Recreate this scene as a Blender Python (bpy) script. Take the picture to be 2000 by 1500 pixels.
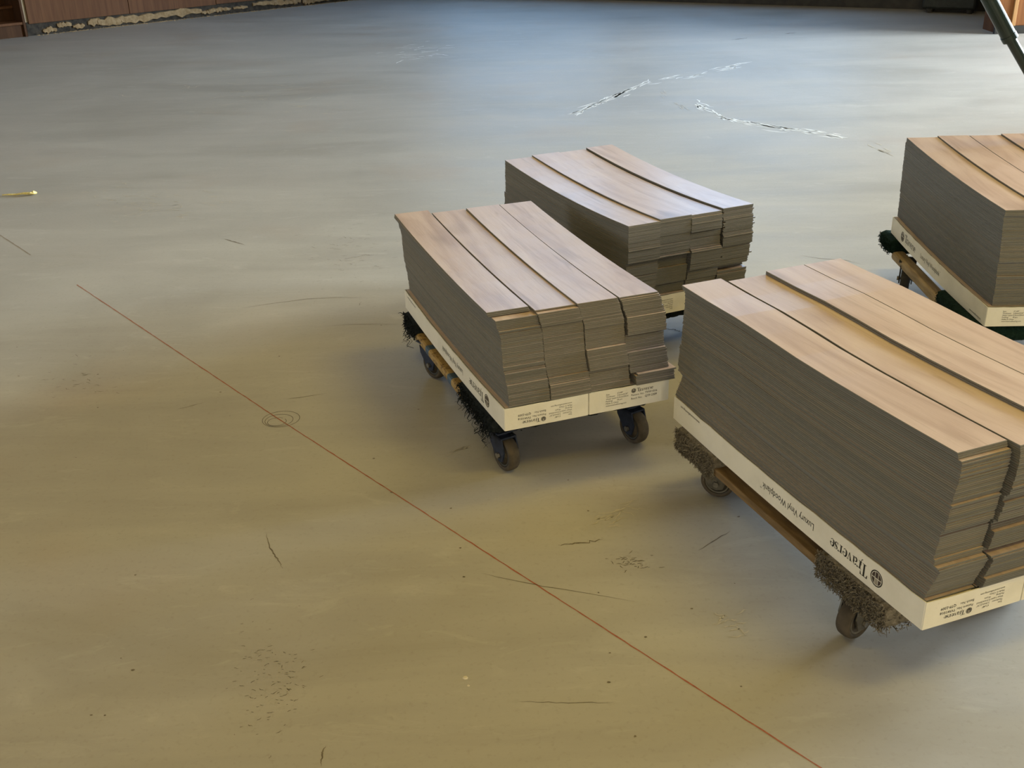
import bpy, bmesh, math, random
from mathutils import Vector, Matrix
R = random.Random(7)
for o in list(bpy.data.objects): bpy.data.objects.remove(o)
S = bpy.context.scene
COL = S.collection

# ------------------------------------------------------------------ camera
FPX, PITCH, ROLL, CAMH = 2133.0, 0.4428, -0.0266, 1.9152
fw = Vector((0, math.cos(PITCH), -math.sin(PITCH))); rt0 = Vector((1, 0, 0)); up0 = rt0.cross(fw)
rt = rt0*math.cos(ROLL) + up0*math.sin(ROLL); up = up0*math.cos(ROLL) - rt0*math.sin(ROLL)
cd = bpy.data.cameras.new('camera'); cam = bpy.data.objects.new('camera', cd); COL.objects.link(cam)
cd.sensor_fit = 'HORIZONTAL'; cd.sensor_width = 36; cd.lens = 36*FPX/2000; cd.clip_end = 200
cam.matrix_world = Matrix(((rt.x, up.x, -fw.x, 0), (rt.y, up.y, -fw.y, 0), (rt.z, up.z, -fw.z, CAMH), (0, 0, 0, 1)))
S.camera = cam
def F(px, py, z=0.0):
    """point of the floor (height z) seen at photograph pixel px, py"""
    d = fw + rt*((px-1000)/FPX) + up*((750-py)/FPX)
    t = (z-CAMH)/d.z
    return Vector((d.x*t, d.y*t, z))

# ------------------------------------------------------------------ world, daylight, exposure
S.view_settings.view_transform = 'Standard'; S.view_settings.look = 'None'
S.view_settings.gamma = 1; S.view_settings.use_curve_mapping = False
S.view_settings.exposure = 0.0
W = bpy.data.worlds.new('world'); S.world = W; W.use_nodes = True
W.node_tree.nodes['Background'].inputs[0].default_value = (0.62, 0.78, 1.0, 1)
W.node_tree.nodes['Background'].inputs[1].default_value = 0.4
def area(name, loc, target, sx, sy, power, color, parent=None):
    l = bpy.data.lights.new(name, 'AREA'); l.shape = 'RECTANGLE'; l.size = sx; l.size_y = sy
    l.energy = power; l.color = color
    o = bpy.data.objects.new(name, l); COL.objects.link(o)
    o.location = loc; o.rotation_euler = (Vector(target)-Vector(loc)).to_track_quat('-Z', 'Y').to_euler()
    return o
# far wall corner points (base line of the walls)
PL0 = Vector((-15.0, 7.93)); PC = Vector((-1.56, 19.58)); PR = Vector((6.3, 15.43))
ROOM_H = 6.6
dR = (PR-PC).normalized(); nR = Vector((dR.y, -dR.x))          # along the far wall / into the room
if nR.y > 0: nR = -nR
FARWIN = [(0.5, 3.7), (4.3, 7.6)]                               # window openings along the far wall
FARZ = (1.2, 5.0)
SIDEWIN = [(7.2, 10.4), (11.0, 14.2), (14.8, 18.0)]     # openings in the side wall on the right (by y)
SIDEX = 16.0; SIDEZ = (1.2, 6.0)
DAY = (0.29, 0.59, 1.0); DAY_SIDE = (0.76, 0.89, 0.95); FAR_W = 155; SIDE_W = 3900
for a, b in FARWIN:
    m = PC + dR*((a+b)/2) - nR*0.25
    t = m + nR*5
    area('daylight_far_window', (m.x, m.y, sum(FARZ)/2), (t.x, t.y, sum(FARZ)/2), b-a, FARZ[1]-FARZ[0], FAR_W, DAY)
for a, b in SIDEWIN:
    area('daylight_side_window', (SIDEX+0.2, (a+b)/2, sum(SIDEZ)/2), (0, (a+b)/2, sum(SIDEZ)/2), b-a, SIDEZ[1]-SIDEZ[0], SIDE_W, DAY_SIDE)
LEFTWIN = [(0.4, 3.4), (4.2, 7.2)]; LEFTX = -15.5; LEFTZ = (1.0, 3.8)  # small windows in the wall on the left
for a, b in LEFTWIN:
    area('daylight_left_window', (LEFTX-.2, (a+b)/2, sum(LEFTZ)/2), (0, (a+b)/2, sum(LEFTZ)/2), b-a, LEFTZ[1]-LEFTZ[0], 190, (0.86, 0.94, 1.0))
LAMP_COL = (1.0, 0.73, 0.13); LAMP_Z = 5.0
LAMPS = [(2.2, 5.0, 62), (-2.6, 3.2, 33), (3.2, 1.0, 78)]           # x, y, watts of the hanging lamps
WALL_LAMPS = [(-2.0, 90), (2.0, 115), (5.0, 115)]                   # x, watts of the lamps on the wall behind the camera

# ------------------------------------------------------------------ materials
MATS = {}
class NT:
    def __init__(s, name):
        m = bpy.data.materials.new(name); m.use_nodes = True
        s.m = m; s.t = m.node_tree; s.b = s.t.nodes['Principled BSDF']; MATS[name] = m
    def n(s, typ, **kw):
        nd = s.t.nodes.new(typ)
        for k, v in kw.items():
            if k.startswith('i_'):
                key = k[2:]; key = int(key) if key.isdigit() else key.replace('_', ' ')
                nd.inputs[key].default_value = v
            else: setattr(nd, k, v)
        return nd
    def l(s, a, b): s.t.links.new(a, b)
    def coord(s, out='Object', scale=(1, 1, 1), rot=(0, 0, 0), rnd=False):
        tc = s.n('ShaderNodeTexCoord'); mp = s.n('ShaderNodeMapping')
        mp.inputs['Scale'].default_value = scale; mp.inputs['Rotation'].default_value = rot
        src = tc.outputs[out]
        if rnd:
            oi = s.n('ShaderNodeObjectInfo'); mu = s.n('ShaderNodeMath', operation='MULTIPLY', i_1=37.0)
            s.l(oi.outputs['Random'], mu.inputs[0])
            ad = s.n('ShaderNodeVectorMath', operation='ADD'); s.l(src, ad.inputs[0]); s.l(mu.outputs[0], ad.inputs[1])
            src = ad.outputs[0]
        s.l(src, mp.inputs[0]); return mp.outputs[0]
    def noise(s, vec, scale, detail=4, rough=.55, dist=0.0):
        n = s.n('ShaderNodeTexNoise'); n.inputs['Scale'].default_value = scale; n.inputs['Detail'].default_value = detail
        n.inputs['Roughness'].default_value = rough; n.inputs['Distortion'].default_value = dist
        s.l(vec, n.inputs['Vector']); return n.outputs['Fac']
    def ramp(s, fac, stops):
        r = s.n('ShaderNodeValToRGB'); e = r.color_ramp.elements
        while len(e) < len(stops): e.new(.5)
        for k, (p, c) in enumerate(stops):
            e[k].position = p; e[k].color = (c if len(c) == 4 else (*c, 1)) if not isinstance(c, (int, float)) else (c, c, c, 1)
        s.l(fac, r.inputs[0]); return r.outputs[0]
    def mix(s, fac, a, b, typ='MIX'):
        m = s.n('ShaderNodeMix', data_type='RGBA', blend_type=typ)
        for k, v in ((0, fac), (6, a), (7, b)):
            if hasattr(v, 'links'): s.l(v, m.inputs[k])
            else: m.inputs[k].default_value = v if k == 0 else (*v, 1)
        return m.outputs[2]
    def bump(s, h, strength, dist=.002):
        b = s.n('ShaderNodeBump'); b.inputs['Strength'].default_value = strength; b.inputs['Distance'].default_value = dist
        s.l(h, b.inputs['Height']); s.l(b.outputs[0], s.b.inputs['Normal'])
    def set(s, color=None, rough=None, metal=None, spec=None):
        for k, v in (('Base Color', color), ('Roughness', rough), ('Metallic', metal), ('Specular IOR Level', spec)):
            if v is None: continue
            if hasattr(v, 'links'): s.l(v, s.b.inputs[k])
            else: s.b.inputs[k].default_value = (*v, 1) if k == 'Base Color' else v
        return s.m
def simple(name, c1, c2, scale=20, rough=.6, bump=.2, metal=0, detail=5, stretch=(1, 1, 1), dist=.002, spec=.5):
    t = NT(name); v = t.coord(scale=stretch); f = t.noise(v, scale, detail)
    t.set(t.ramp(f, [(.35, c1), (.65, c2)]), rough, metal, spec); t.bump(f, bump, dist); return t.m

def mat_floor():
    t = NT('concrete_floor')
    v = t.coord(); vs = t.coord(scale=(.55, 2.6, 1), rot=(0, 0, .12)); vf = t.coord(scale=(1.6, 4.6, 1), rot=(0, 0, -.18))
    big = t.noise(v, .42, 5, .6, .5); mid = t.noise(vs, 1.1, 6, .62, .8); fine = t.noise(vf, 2.2, 8, .66, 1.2); gr = t.noise(v, 60, 4, .6)
    c = t.ramp(big, [(.30, (.312, .300, .285)), (.52, (.372, .362, .352)), (.72, (.415, .394, .38))])
    c = t.mix(t.ramp(mid, [(.44, 0.0), (.72, .38)]), c, (.50, .49, .465))
    c = t.mix(t.ramp(mid, [(.25, .32), (.42, 0.0)]), c, (.27, .255, .22))
    c = t.mix(t.ramp(fine, [(.57, 0.0), (.78, .45)]), c, (.52, .515, .50))
    c = t.mix(t.ramp(t.noise(v, .9, 3, .5), [(.58, 0.0), (.78, .35)]), c, (.36, .27, .21))
    c = t.mix(t.ramp(gr, [(.25, .25), (.45, 0.0)]), c, (.22, .20, .16))
    r = t.ramp(mid, [(.3, .46), (.7, .56)])
    t.set(c, r, 0, .24)
    ad = t.n('ShaderNodeMath', operation='MULTIPLY_ADD', i_1=.35); t.l(gr, ad.inputs[0]); t.l(fine, ad.inputs[2])
    t.bump(ad.outputs[0], .12, .004)
    return t.m
def mat_wood_top():
    t = NT('plank_wood_print')
    v = t.coord(rnd=True); vg = t.coord(scale=(7, .8, 7), rnd=True); vl = t.coord(scale=(26, 1.4, 26), rnd=True); vx = t.coord(scale=(160, 9, 160), rnd=True)
    n1 = t.noise(vg, 1.5, 4, .5, 1.6); n2 = t.noise(vl, 1.6, 6, .6, .9); n3 = t.noise(vx, 1.2, 3, .6)
    c = t.ramp(n1, [(.28, (.41, .305, .28)), (.48, (.52, .41, .385)), (.70, (.58, .475, .45))])
    c = t.mix(t.ramp(n2, [(.28, .5), (.42, 0.0)]), c, (.27, .19, .165))
    wv = t.n('ShaderNodeTexWave', wave_type='RINGS', rings_direction='X'); wv.inputs['Scale'].default_value = .9
    wv.inputs['Distortion'].default_value = 5.5; wv.inputs['Detail'].default_value = 3; wv.inputs['Detail Scale'].default_value = .7
    t.l(vg, wv.inputs['Vector'])
    knot = t.mix(t.ramp(t.noise(v, 2.1, 2), [(.52, 0.0), (.70, 1.0)]), (0, 0, 0), t.ramp(wv.outputs['Fac'], [(.0, .7), (.24, 0.0)]))
    c = t.mix(knot, c, (.20, .135, .11))
    c = t.mix(t.ramp(n3, [(.36, .08), (.55, 0.0)]), c, (.30, .21, .17))
    t.set(c, t.ramp(n3, [(.3, .33), (.7, .29)]), 0, .55)
    t.bump(n3, .3, .0008)
    return t.m
def mat_plank_edge():
    t = NT('plank_core_edge')
    oi = t.n('ShaderNodeObjectInfo'); v = t.coord(scale=(3, .6, 220), rnd=True)
    n = t.noise(v, 3, 3, .6)
    c = t.ramp(oi.outputs['Random'], [(.0, (.158, .158, .155)), (.45, (.178, .177, .174)), (.8, (.194, .192, .188)), (1.0, (.20, .182, .16))])
    c = t.mix(t.ramp(n, [(.3, .35), (.6, 0.0)]), c, (.10, .088, .07))
    t.set(c, .62, 0, .35); return t.m
def mat_card():
    t = NT('white_cardboard'); v = t.coord(scale=(1, 1, 1)); f = t.noise(v, 9, 6, .6); g = t.noise(t.coord(scale=(1, .15, 4)), 40, 3)
    c = t.ramp(f, [(.3, (.76, .74, .69)), (.6, (.84, .82, .77))]); c = t.mix(t.ramp(g, [(.66, 0.0), (.78, .35)]), c, (.55, .52, .46))
    t.set(c, .55, 0, .4); t.bump(f, .08, .002); return t.m
def mat_rail_yellow():
    t = NT('chipped_yellow_paint'); f = t.noise(t.coord(), 46, 7, .7)
    t.set(t.ramp(f, [(.40, (.17, .105, .045)), (.47, (.36, .235, .085)), (.7, (.46, .33, .145))]), .65); t.bump(f, .15, .0015); return t.m
def mat_carpet(name, a, b, c):
    t = NT(name); f = t.noise(t.coord(), 70, 6, .7)
    t.set(t.ramp(f, [(.3, a), (.55, b), (.75, c)]), .95, 0, .1); t.bump(f, 1.0, .012); return t.m
def mat_wallwood(name, c1, c2, c3, vert=True):
    t = NT(name); v = t.coord(scale=(9, 9, .5)); n = t.noise(v, 1.2, 5, .6, .6); n2 = t.noise(t.coord(scale=(40, 40, 1.5)), 1.3, 4)
    c = t.ramp(n, [(.3, c1), (.55, c2), (.75, c3)]); c = t.mix(t.ramp(n2, [(.35, .35), (.5, 0.0)]), c, tuple(k*.55 for k in c1))
    t.set(c, .6, 0, .2); return t.m
mat_floor(); mat_wood_top(); mat_plank_edge(); mat_card(); mat_rail_yellow()
simple('card_inner', (.60, .53, .40), (.70, .63, .50), 14, .7, .1)
simple('print_ink', (.012, .011, .010), (.022, .020, .018), 50, .6, 0)
simple('print_brown', (.045, .030, .026), (.06, .042, .036), 50, .6, 0)
simple('print_grey', (.30, .27, .23), (.36, .33, .28), 50, .6, 0)
simple('blue_paint', (.045, .085, .15), (.075, .13, .21), 30, .55, .3)
simple('brown_beam', (.13, .08, .032), (.24, .155, .07), 18, .7, .5, stretch=(3, .4, 3))
simple('tan_beam', (.24, .17, .085), (.40, .30, .17), 20, .7, .5, stretch=(3, .4, 3))
simple('deck_wood', (.10, .065, .035), (.16, .11, .06), 14, .8, .3)
mat_carpet('navy_carpet', (.010, .013, .016), (.022, .028, .033), (.05, .055, .055))
mat_carpet('grey_shag_carpet', (.14, .125, .10), (.28, .25, .205), (.42, .38, .32))
mat_carpet('green_carpet', (.006, .016, .012), (.012, .032, .024), (.03, .05, .042))
simple('navy_steel', (.018, .026, .055), (.03, .042, .085), 40, .5, .2, metal=.4)
simple('grey_steel', (.10, .095, .082), (.17, .16, .14), 50, .5, .3, metal=.5)
simple('dark_steel', (.03, .03, .032), (.06, .06, .062), 50, .45, .2, metal=.6)
simple('bolt_steel', (.22, .21, .19), (.36, .34, .31), 60, .4, .2, metal=.9)
simple('dusty_rubber', (.045, .036, .027), (.085, .068, .050), 26, .8, .25)
simple('black_rubber', (.02, .018, .017), (.04, .037, .034), 26, .75, .25)
simple('wheel_core', (.035, .037, .038), (.07, .072, .07), 40, .55, .2)
simple('wheel_core_grey', (.09, .085, .072), (.15, .14, .12), 40, .6, .2)
mat_wallwood('brown_wall_panel', (.105, .045, .020), (.135, .060, .027), (.16, .076, .035))
mat_wallwood('orange_wood_panel', (.20, .075, .024), (.26, .105, .036), (.30, .13, .05))
mat_wallwood('pale_wood_stile', (.42, .22, .09), (.50, .28, .12), (.55, .33, .16))
mat_wallwood('dark_stair_wood', (.050, .020, .008), (.07, .030, .012), (.09, .042, .018))
simple('wall_plaster', (.36, .29, .20), (.42, .35, .25), 3, .8, .1)
simple('ceiling_board', (.26, .18, .10), (.32, .23, .13), 2, .8, .1)
simple('old_mortar', (.24, .165, .085), (.36, .26, .15), 22, .9, .8, dist=.01)
simple('dark_rubble', (.02, .018, .016), (.06, .05, .04), 18, .9, .8, dist=.01)
simple('black_base_trim', (.012, .010, .009), (.03, .026, .022), 10, .5, .2)
simple('red_chalk', (.26, .075, .045), (.36, .12, .07), 90, .95, 0)
simple('faint_chalk', (.24, .20, .16), (.29, .245, .20), 90, .95, 0)
simple('pencil_lead', (.09, .075, .06), (.14, .12, .10), 90, .8, 0)
simple('scratch_dark', (.10, .085, .065), (.18, .155, .12), 60, .55, 0, spec=.28)
simple('dust_white', (.74, .75, .75), (.86, .87, .87), 40, .5, 0, spec=.3)
simple('pale_scuff', (.46, .43, .37), (.52, .49, .43), 40, .5, 0, spec=.28)
simple('yellow_scrap', (.62, .50, .16), (.74, .66, .32), 60, .6, .4)
simple('white_chip', (.55, .50, .40), (.68, .63, .54), 60, .7, .4)
simple('black_case', (.010, .013, .012), (.022, .027, .025), 24, .55, .3)
simple('green_black_tube', (.005, .016, .017), (.009, .024, .025), 12, .28, .05)
simple('white_frame', (.62, .60, .56), (.70, .68, .64), 8, .4, .05)
t = NT('window_glass'); t.set((.9, .95, 1), 0.02); t.b.inputs['Transmission Weight'].default_value = 1; t.b.inputs['IOR'].default_value = 1.0
t = NT('lamp_diffuser'); t.set((.9, .8, .6), .5); t.b.inputs['Emission Color'].default_value = (*LAMP_COL, 1); t.b.inputs['Emission Strength'].default_value = 0.6

# ------------------------------------------------------------------ mesh helpers
def mesh(name, verts, faces, mats=(), fm=None, smooth=False):
    me = bpy.data.meshes.new(name); me.from_pydata([tuple(v) for v in verts], [], faces)
    for m in mats: me.materials.append(MATS[m])
    if fm: me.polygons.foreach_set('material_index', fm)
    if smooth: me.polygons.foreach_set('use_smooth', [True]*len(me.polygons))
    me.validate(); me.update(); return me
class MB:
    def __init__(s): s.v = []; s.f = []; s.m = []
    def add(s, vs, fs, mi=0):
        k = len(s.v); s.v += [tuple(v) for v in vs]; s.f += [tuple(i+k for i in f) for f in fs]; s.m += [mi]*len(fs)
    def box(s, x0, x1, y0, y1, z0, z1, mi=0, bev=0.0, zf=None):
        if bev > 0:
            bm = bmesh.new(); bmesh.ops.create_cube(bm, size=1)
            for v in bm.verts: v.co = Vector((x0+(v.co.x+.5)*(x1-x0), y0+(v.co.y+.5)*(y1-y0), z0+(v.co.z+.5)*(z1-z0)))
            bmesh.ops.bevel(bm, geom=bm.edges[:], offset=bev, segments=2, profile=.5, affect='EDGES')
            bm.verts.index_update(); s.add([v.co for v in bm.verts], [[v.index for v in f.verts] for f in bm.faces], mi); bm.free(); return
        vs = [(x, y, z) for z in (z0, z1) for y in (y0, y1) for x in (x0, x1)]
        s.add(vs, [(0, 2, 3, 1), (4, 5, 7, 6), (0, 1, 5, 4), (2, 6, 7, 3), (0, 4, 6, 2), (1, 3, 7, 5)], mi)
    def tube(s, pts, rad, n=8, mi=0, cap=True):
        pts = [Vector(p) for p in pts]; rads = rad if isinstance(rad, (list, tuple)) else [rad]*len(pts); rings = []
        ref = Vector((0, 0, 1))
        for i, p in enumerate(pts):
            d = (pts[min(i+1, len(pts)-1)]-pts[max(i-1, 0)]).normalized()
            a = d.cross(ref if abs(d.dot(ref)) < .95 else Vector((1, 0, 0))).normalized(); b = d.cross(a)
            rings.append([p+a*math.cos(2*math.pi*k/n)*rads[i]+b*math.sin(2*math.pi*k/n)*rads[i] for k in range(n)])
        fs = [(i*n+k, i*n+(k+1) % n, (i+1)*n+(k+1) % n, (i+1)*n+k) for i in range(len(pts)-1) for k in range(n)]
        if cap: fs += [tuple(range(n-1, -1, -1)), tuple((len(pts)-1)*n+k for k in range(n))]
        s.add([v for r in rings for v in r], fs, mi)
    def lathe(s, prof, n=28, axis='x', mi=0, c=(0, 0, 0)):
        """prof: (offset along axis, radius)"""
        vs = []
        for (h, r) in prof:
            for k in range(n):
                a = 2*math.pi*k/n; p = {'x': (h, r*math.cos(a), r*math.sin(a)), 'z': (r*math.cos(a), r*math.sin(a), h), 'y': (r*math.cos(a), h, r*math.sin(a))}[axis]
                vs.append((p[0]+c[0], p[1]+c[1], p[2]+c[2]))
        fs = [(i*n+k, i*n+(k+1) % n, (i+1)*n+(k+1) % n, (i+1)*n+k) for i in range(len(prof)-1) for k in range(n)]
        fs += [tuple(range(n)), tuple((len(prof)-1)*n+k for k in range(n))]
        s.add(vs, fs, mi)
    def obj(s, name, mats, parent=None, smooth=False, loc=None, **props):
        if isinstance(mats, str): mats = (mats,)
        return link(name, mesh(name, s.v, s.f, mats, s.m, smooth), parent, loc, **props)
def link(name, me, parent=None, loc=None, **props):
    o = bpy.data.objects.new(name, me); COL.objects.link(o)
    if parent: o.parent = parent
    if loc is not None: o.location = loc
    for k, v in props.items():
        if v is not None: o[k] = v
    return o
def empty(name, loc, rz, label=None, category=None, group=None, parent=None, kind=None):
    o = link(name, None, parent, loc); o.rotation_euler = (0, 0, rz); o.empty_display_size = .1
    for k, v in (('label', label), ('category', category), ('group', group), ('kind', kind)):
        if v: o[k] = v
    return o
def rough(o, amt, seed=0):
    r = random.Random(seed)
    for v in o.data.vertices: v.co += Vector((r.uniform(-amt, amt), r.uniform(-amt, amt), r.uniform(-amt, amt)))

# ------------------------------------------------------------------ the room
b = MB(); b.add([(-16, -7, 0), (16.2, -7, 0), (16.2, 24, 0), (-16, 24, 0)], [(0, 1, 2, 3)])
floor = b.obj('floor', 'concrete_floor', kind='structure')
b = MB(); b.box(-16.2, 16.2, -7, 24, ROOM_H, ROOM_H+.2)
b.obj('ceiling', 'ceiling_board', kind='structure')
b = MB(); b.box(-16.2, 16.2, -7.2, -7, 0, ROOM_H); b.obj('wall_back', 'wall_plaster', kind='structure')
def wall_slabs(name, mat, origin, d, length, h, openings, zr, thick=.25, nsign=1, z0=0.0):
    """wall from origin along d with rectangular openings; local x along wall, +y away from the room"""
    ang = math.atan2(d.y, d.x); m = MB(); xs = 0.0
    for a, c in openings:
        m.box(xs, a, 0, thick, z0, h); m.box(a, c, 0, thick, z0, zr[0]); m.box(a, c, 0, thick, zr[1], h); xs = c
    m.box(xs, length, 0, thick, z0, h)
    o = m.obj(name, mat, kind='structure', loc=(origin.x, origin.y, 0)); o.rotation_euler = (0, 0, ang); return o
def window(n, origin, ang, a, c, zr, panes=3):
    e = empty('window_%d' % n, (origin[0], origin[1], 0), ang, kind='structure')
    m = MB()
    for x0, x1, z0, z1 in ((a, a+.07, *zr), (c-.07, c, *zr), (a, c, zr[0], zr[0]+.07), (a, c, zr[1]-.07, zr[1])): m.box(x0, x1, .05, .14, z0, z1)
    for k in range(1, panes):
        x = a+(c-a)*k/panes; m.box(x-.025, x+.025, .06, .13, zr[0], zr[1])
    m.box(a, c, .06, .13, (zr[0]+zr[1])/2-.025, (zr[0]+zr[1])/2+.025)
    m.obj('window_frame', 'white_frame', e)
    m = MB(); m.box(a-.05, c+.05, -.06, .1, zr[0]-.05, zr[0]); m.obj('window_sill', 'white_frame', e)
wall_slabs('wall_side', 'wall_plaster', Vector((LEFTX, -7.0)), Vector((0, 1)), 15.4, ROOM_H, [(a_+7, b_+7) for a_, b_ in LEFTWIN], LEFTZ)
dL = (PC-PL0).normalized()
WLB = .155                                       # top of the ragged base strip under the brown panels
# left far wall: brown sheet panels above a strip of bare rubble and mortar
ext = (PC-PL0).length
wl = wall_slabs('wall_left', 'wall_plaster', PL0, dL, ext+.2, ROOM_H, [(ext-12.5, ext-6.42)], (0.0, 2.3))
def on_left(s): return s                         # local x along the left wall
k = 0; x = ext-6.37
for wdt in (1.42, 1.35, 1.22, 1.22, 1.22):
    m = MB(); m.box(x+.004, x+wdt-.004, -.030, -.002, WLB+R.uniform(-.006, .006), 1.5, bev=.003)
    m.obj('wall_panel', 'brown_wall_panel', wl); x += wdt
m = MB(); m.box(ext-6.40, ext+.1, -.010, -.001, 0, WLB+.02); bl = m.obj('baseboard_left', 'dark_rubble', kind='structure', loc=(PL0.x, PL0.y, 0)); bl.rotation_euler = wl.rotation_euler
x = ext-6.2
while x < ext-.2:
    ln = R.choice((R.uniform(.12, .3), R.uniform(.3, .8))); zc = R.uniform(.05, .10); hh = R.uniform(.022, .06)
    m = MB(); n = 9; top = []; bot = []
    for q in range(n+1):
        f = q/n; e_ = math.sin(math.pi*min(max(f, .04), .96))**.35
        top.append((x+ln*f, zc+hh*e_*R.uniform(.35, 1.2))); bot.append((x+ln*f, max(.004, zc-hh*e_*R.uniform(.4, 1.3))))
    vs = [(p[0], -.034+R.uniform(-.008, .006), p[1]) for p in top]+[(p[0], -.038+R.uniform(-.008, .006), p[1]) for p in bot]+[(p[0], -.008, p[1]+.006) for p in top]+[(p[0], -.008, p[1]-.006) for p in bot]
    N = n+1; fs = []
    for q in range(n):
        fs += [(q, N+q, N+q+1, q+1), (2*N+q, q, q+1, 2*N+q+1), (N+q, 3*N+q, 3*N+q+1, N+q+1)]
    fs += [(0, 2*N, 3*N, N), (n, N+n, 3*N+n, 2*N+n)]
    m.add(vs, fs); m.obj('mortar_lump', 'old_mortar', bl); x += ln*R.uniform(.55, 1.05)+R.uniform(.0, .10)
# mortar crumbs lying along the foot of the strip
m = MB(); rr = random.Random(3)
for q in range(900):
    x = rr.uniform(ext-6.3, ext-.2); y = -abs(rr.gauss(0, .035))-.03; s_ = rr.uniform(.004, .014)
    m.add([(x-s_, y-s_*.5, 0.0), (x+s_, y-s_*.4, 0.0), (x, y+s_, 0.0), (x, y, s_*.9)], [(0, 1, 3), (1, 2, 3), (2, 0, 3)])
m.obj('mortar_crumbs', 'old_mortar', bl, kind='stuff')
# wooden stair in the opening at the far left
st = empty('wooden_stair', (PL0.x, PL0.y, 0), math.atan2(dL.y, dL.x), 'dark brown wooden steps at the far left end of the panelled wall', 'stairs')
sx0, sx1 = ext-8.6, ext-6.42
for q in range(4):
    m = MB(); m.box(sx0, sx1-.03, -.02+.27*q, .02+.27*q, .19*q, .19*q+.155); m.obj('riser', 'dark_stair_wood', st)
    m = MB(); m.box(sx0, sx1-.03, -.05+.27*q, .27+.27*q, .19*q+.155, .19*q+.19, bev=.006); m.obj('tread', 'brown_wall_panel', st)
m = MB(); m.box(sx1-.03, sx1, -.06, 1.2, 0, 1.6); m.obj('side_panel', 'dark_stair_wood', st)
m = MB(); m.box(ext-12.5, ext-6.3, 1.30, 1.35, 0, 3.0); o = m.obj('wall_stairwell', 'brown_wall_panel', kind='structure', loc=(PL0.x, PL0.y, 0)); o.rotation_euler = wl.rotation_euler
# far wall with tall windows, dark base trim
wf = wall_slabs('wall_far', 'wall_plaster', PC, dR, (PR-PC).length+.35, ROOM_H, FARWIN, FARZ)
m = MB(); m.box(0, (PR-PC).length+.35, -.03, -.001, 0, .26); bf = m.obj('baseboard_far', 'black_base_trim', kind='structure', loc=(PC.x, PC.y, 0)); bf.rotation_euler = wf.rotation_euler
x = 0.0
for k in range(7):
    m = MB(); m.box(x+.004, x+1.256, -.035, -.002, .262, .95, bev=.004); m.obj('wall_panel', 'dark_stair_wood', wf); x += 1.26
wi = 1
for a, c in FARWIN:
    window(wi, PC, math.atan2(dR.y, dR.x), a, c, FARZ); wi += 1
# wood panelled return at the far right
m = MB(); m.box(5.80, 9.2, 13.28, 13.7, 0, ROOM_H); wr = m.obj('wall_return', 'brown_wall_panel', kind='structure')
for (x0, x1, mt, th) in ((5.76, 5.93, 'orange_wood_panel', .03), (5.93, 5.975, 'pale_wood_stile', .055), (5.975, 7.5, 'orange_wood_panel', .03), (7.5, 7.61, 'pale_wood_stile', .055), (7.61, 8.9, 'orange_wood_panel', .03)):
    m = MB(); m.box(x0, x1, 13.279-th, 13.279, .09, 2.2, bev=.004); m.obj('wood_panel', mt, wr)
m = MB(); m.box(5.75, 8.98, 13.235, 13.279, 0, .09); m.obj('baseboard_return', 'black_base_trim', kind='structure')
m = MB(); m.box(6.3, 16.2, 20.0, 20.25, 0, ROOM_H); m.obj('wall_alcove', 'wall_plaster', kind='structure')
m = MB(); m.box(7.0, 7.2, 13.7, 20.0, 0, ROOM_H); m.obj('wall_light_block', 'wall_plaster', kind='structure')  # unseen wall, added to keep side window light off the far right floor
for a, c in LEFTWIN:
    window(wi, (LEFTX, -7.0), math.pi/2, a+7, c+7, LEFTZ); wi += 1
# side wall on the right with windows
ws = wall_slabs('wall_right', 'wall_plaster', Vector((SIDEX, 20.0)), Vector((0, -1)), 27.0, ROOM_H, [(20.0-b_, 20.0-a_) for a_, b_ in reversed(SIDEWIN)], SIDEZ, nsign=1)
for a, c in SIDEWIN:
    window(wi, (SIDEX, 20.0), -math.pi/2, 20.0-c, 20.0-a, SIDEZ); wi += 1

# ceiling lamps
for q, (x, y, lw) in enumerate(LAMPS):
    e = empty('ceiling_lamp', (x, y, LAMP_Z), 0, 'long hanging ceiling lamp ' + ('above the far right stack', 'above the bare floor left of the stacks', 'above the right edge of the nearest right stack')[q], 'lamp', 'hanging ceiling lamps')
    m = MB(); m.box(-1.2, 1.2, -.45, .45, .02, .12, bev=.01); m.obj('housing', 'white_frame', e)
    m = MB(); m.box(-1.16, 1.16, -.41, .41, .0, .025); m.obj('diffuser', 'lamp_diffuser', e)
    m = MB(); m.tube([(-.7, 0, .1), (-.7, 0, ROOM_H-LAMP_Z)], .012, 6); m.tube([(.7, 0, .1), (.7, 0, ROOM_H-LAMP_Z)], .012, 6); m.obj('hanger_rod', 'dark_steel', e)
    a = area('lamp_light', (x, y, LAMP_Z-.02), (x, y, 0), 2.3, .8, lw, LAMP_COL)

for x, lw in WALL_LAMPS:
    side_ = 'left' if x < 0 else ('middle' if x < 4 else 'right')
    e = empty('wall_lamp', (x, -7, 2.2), 0, 'long wall lamp behind the viewer, the %s one of three' % side_, 'lamp', 'lamps on the back wall')
    m = MB(); m.box(-.75, .75, .0, .10, -.14, .14, bev=.01); m.obj('housing', 'white_frame', e)
    m = MB(); m.box(-.70, .70, .09, .13, -.11, .11); m.obj('diffuser', 'lamp_diffuser', e)
    area('wall_lamp_light', (x, -6.85, 2.2), (x, 0, 1.9), 1.4, .5, lw, (1.0, .84, .52))

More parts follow.
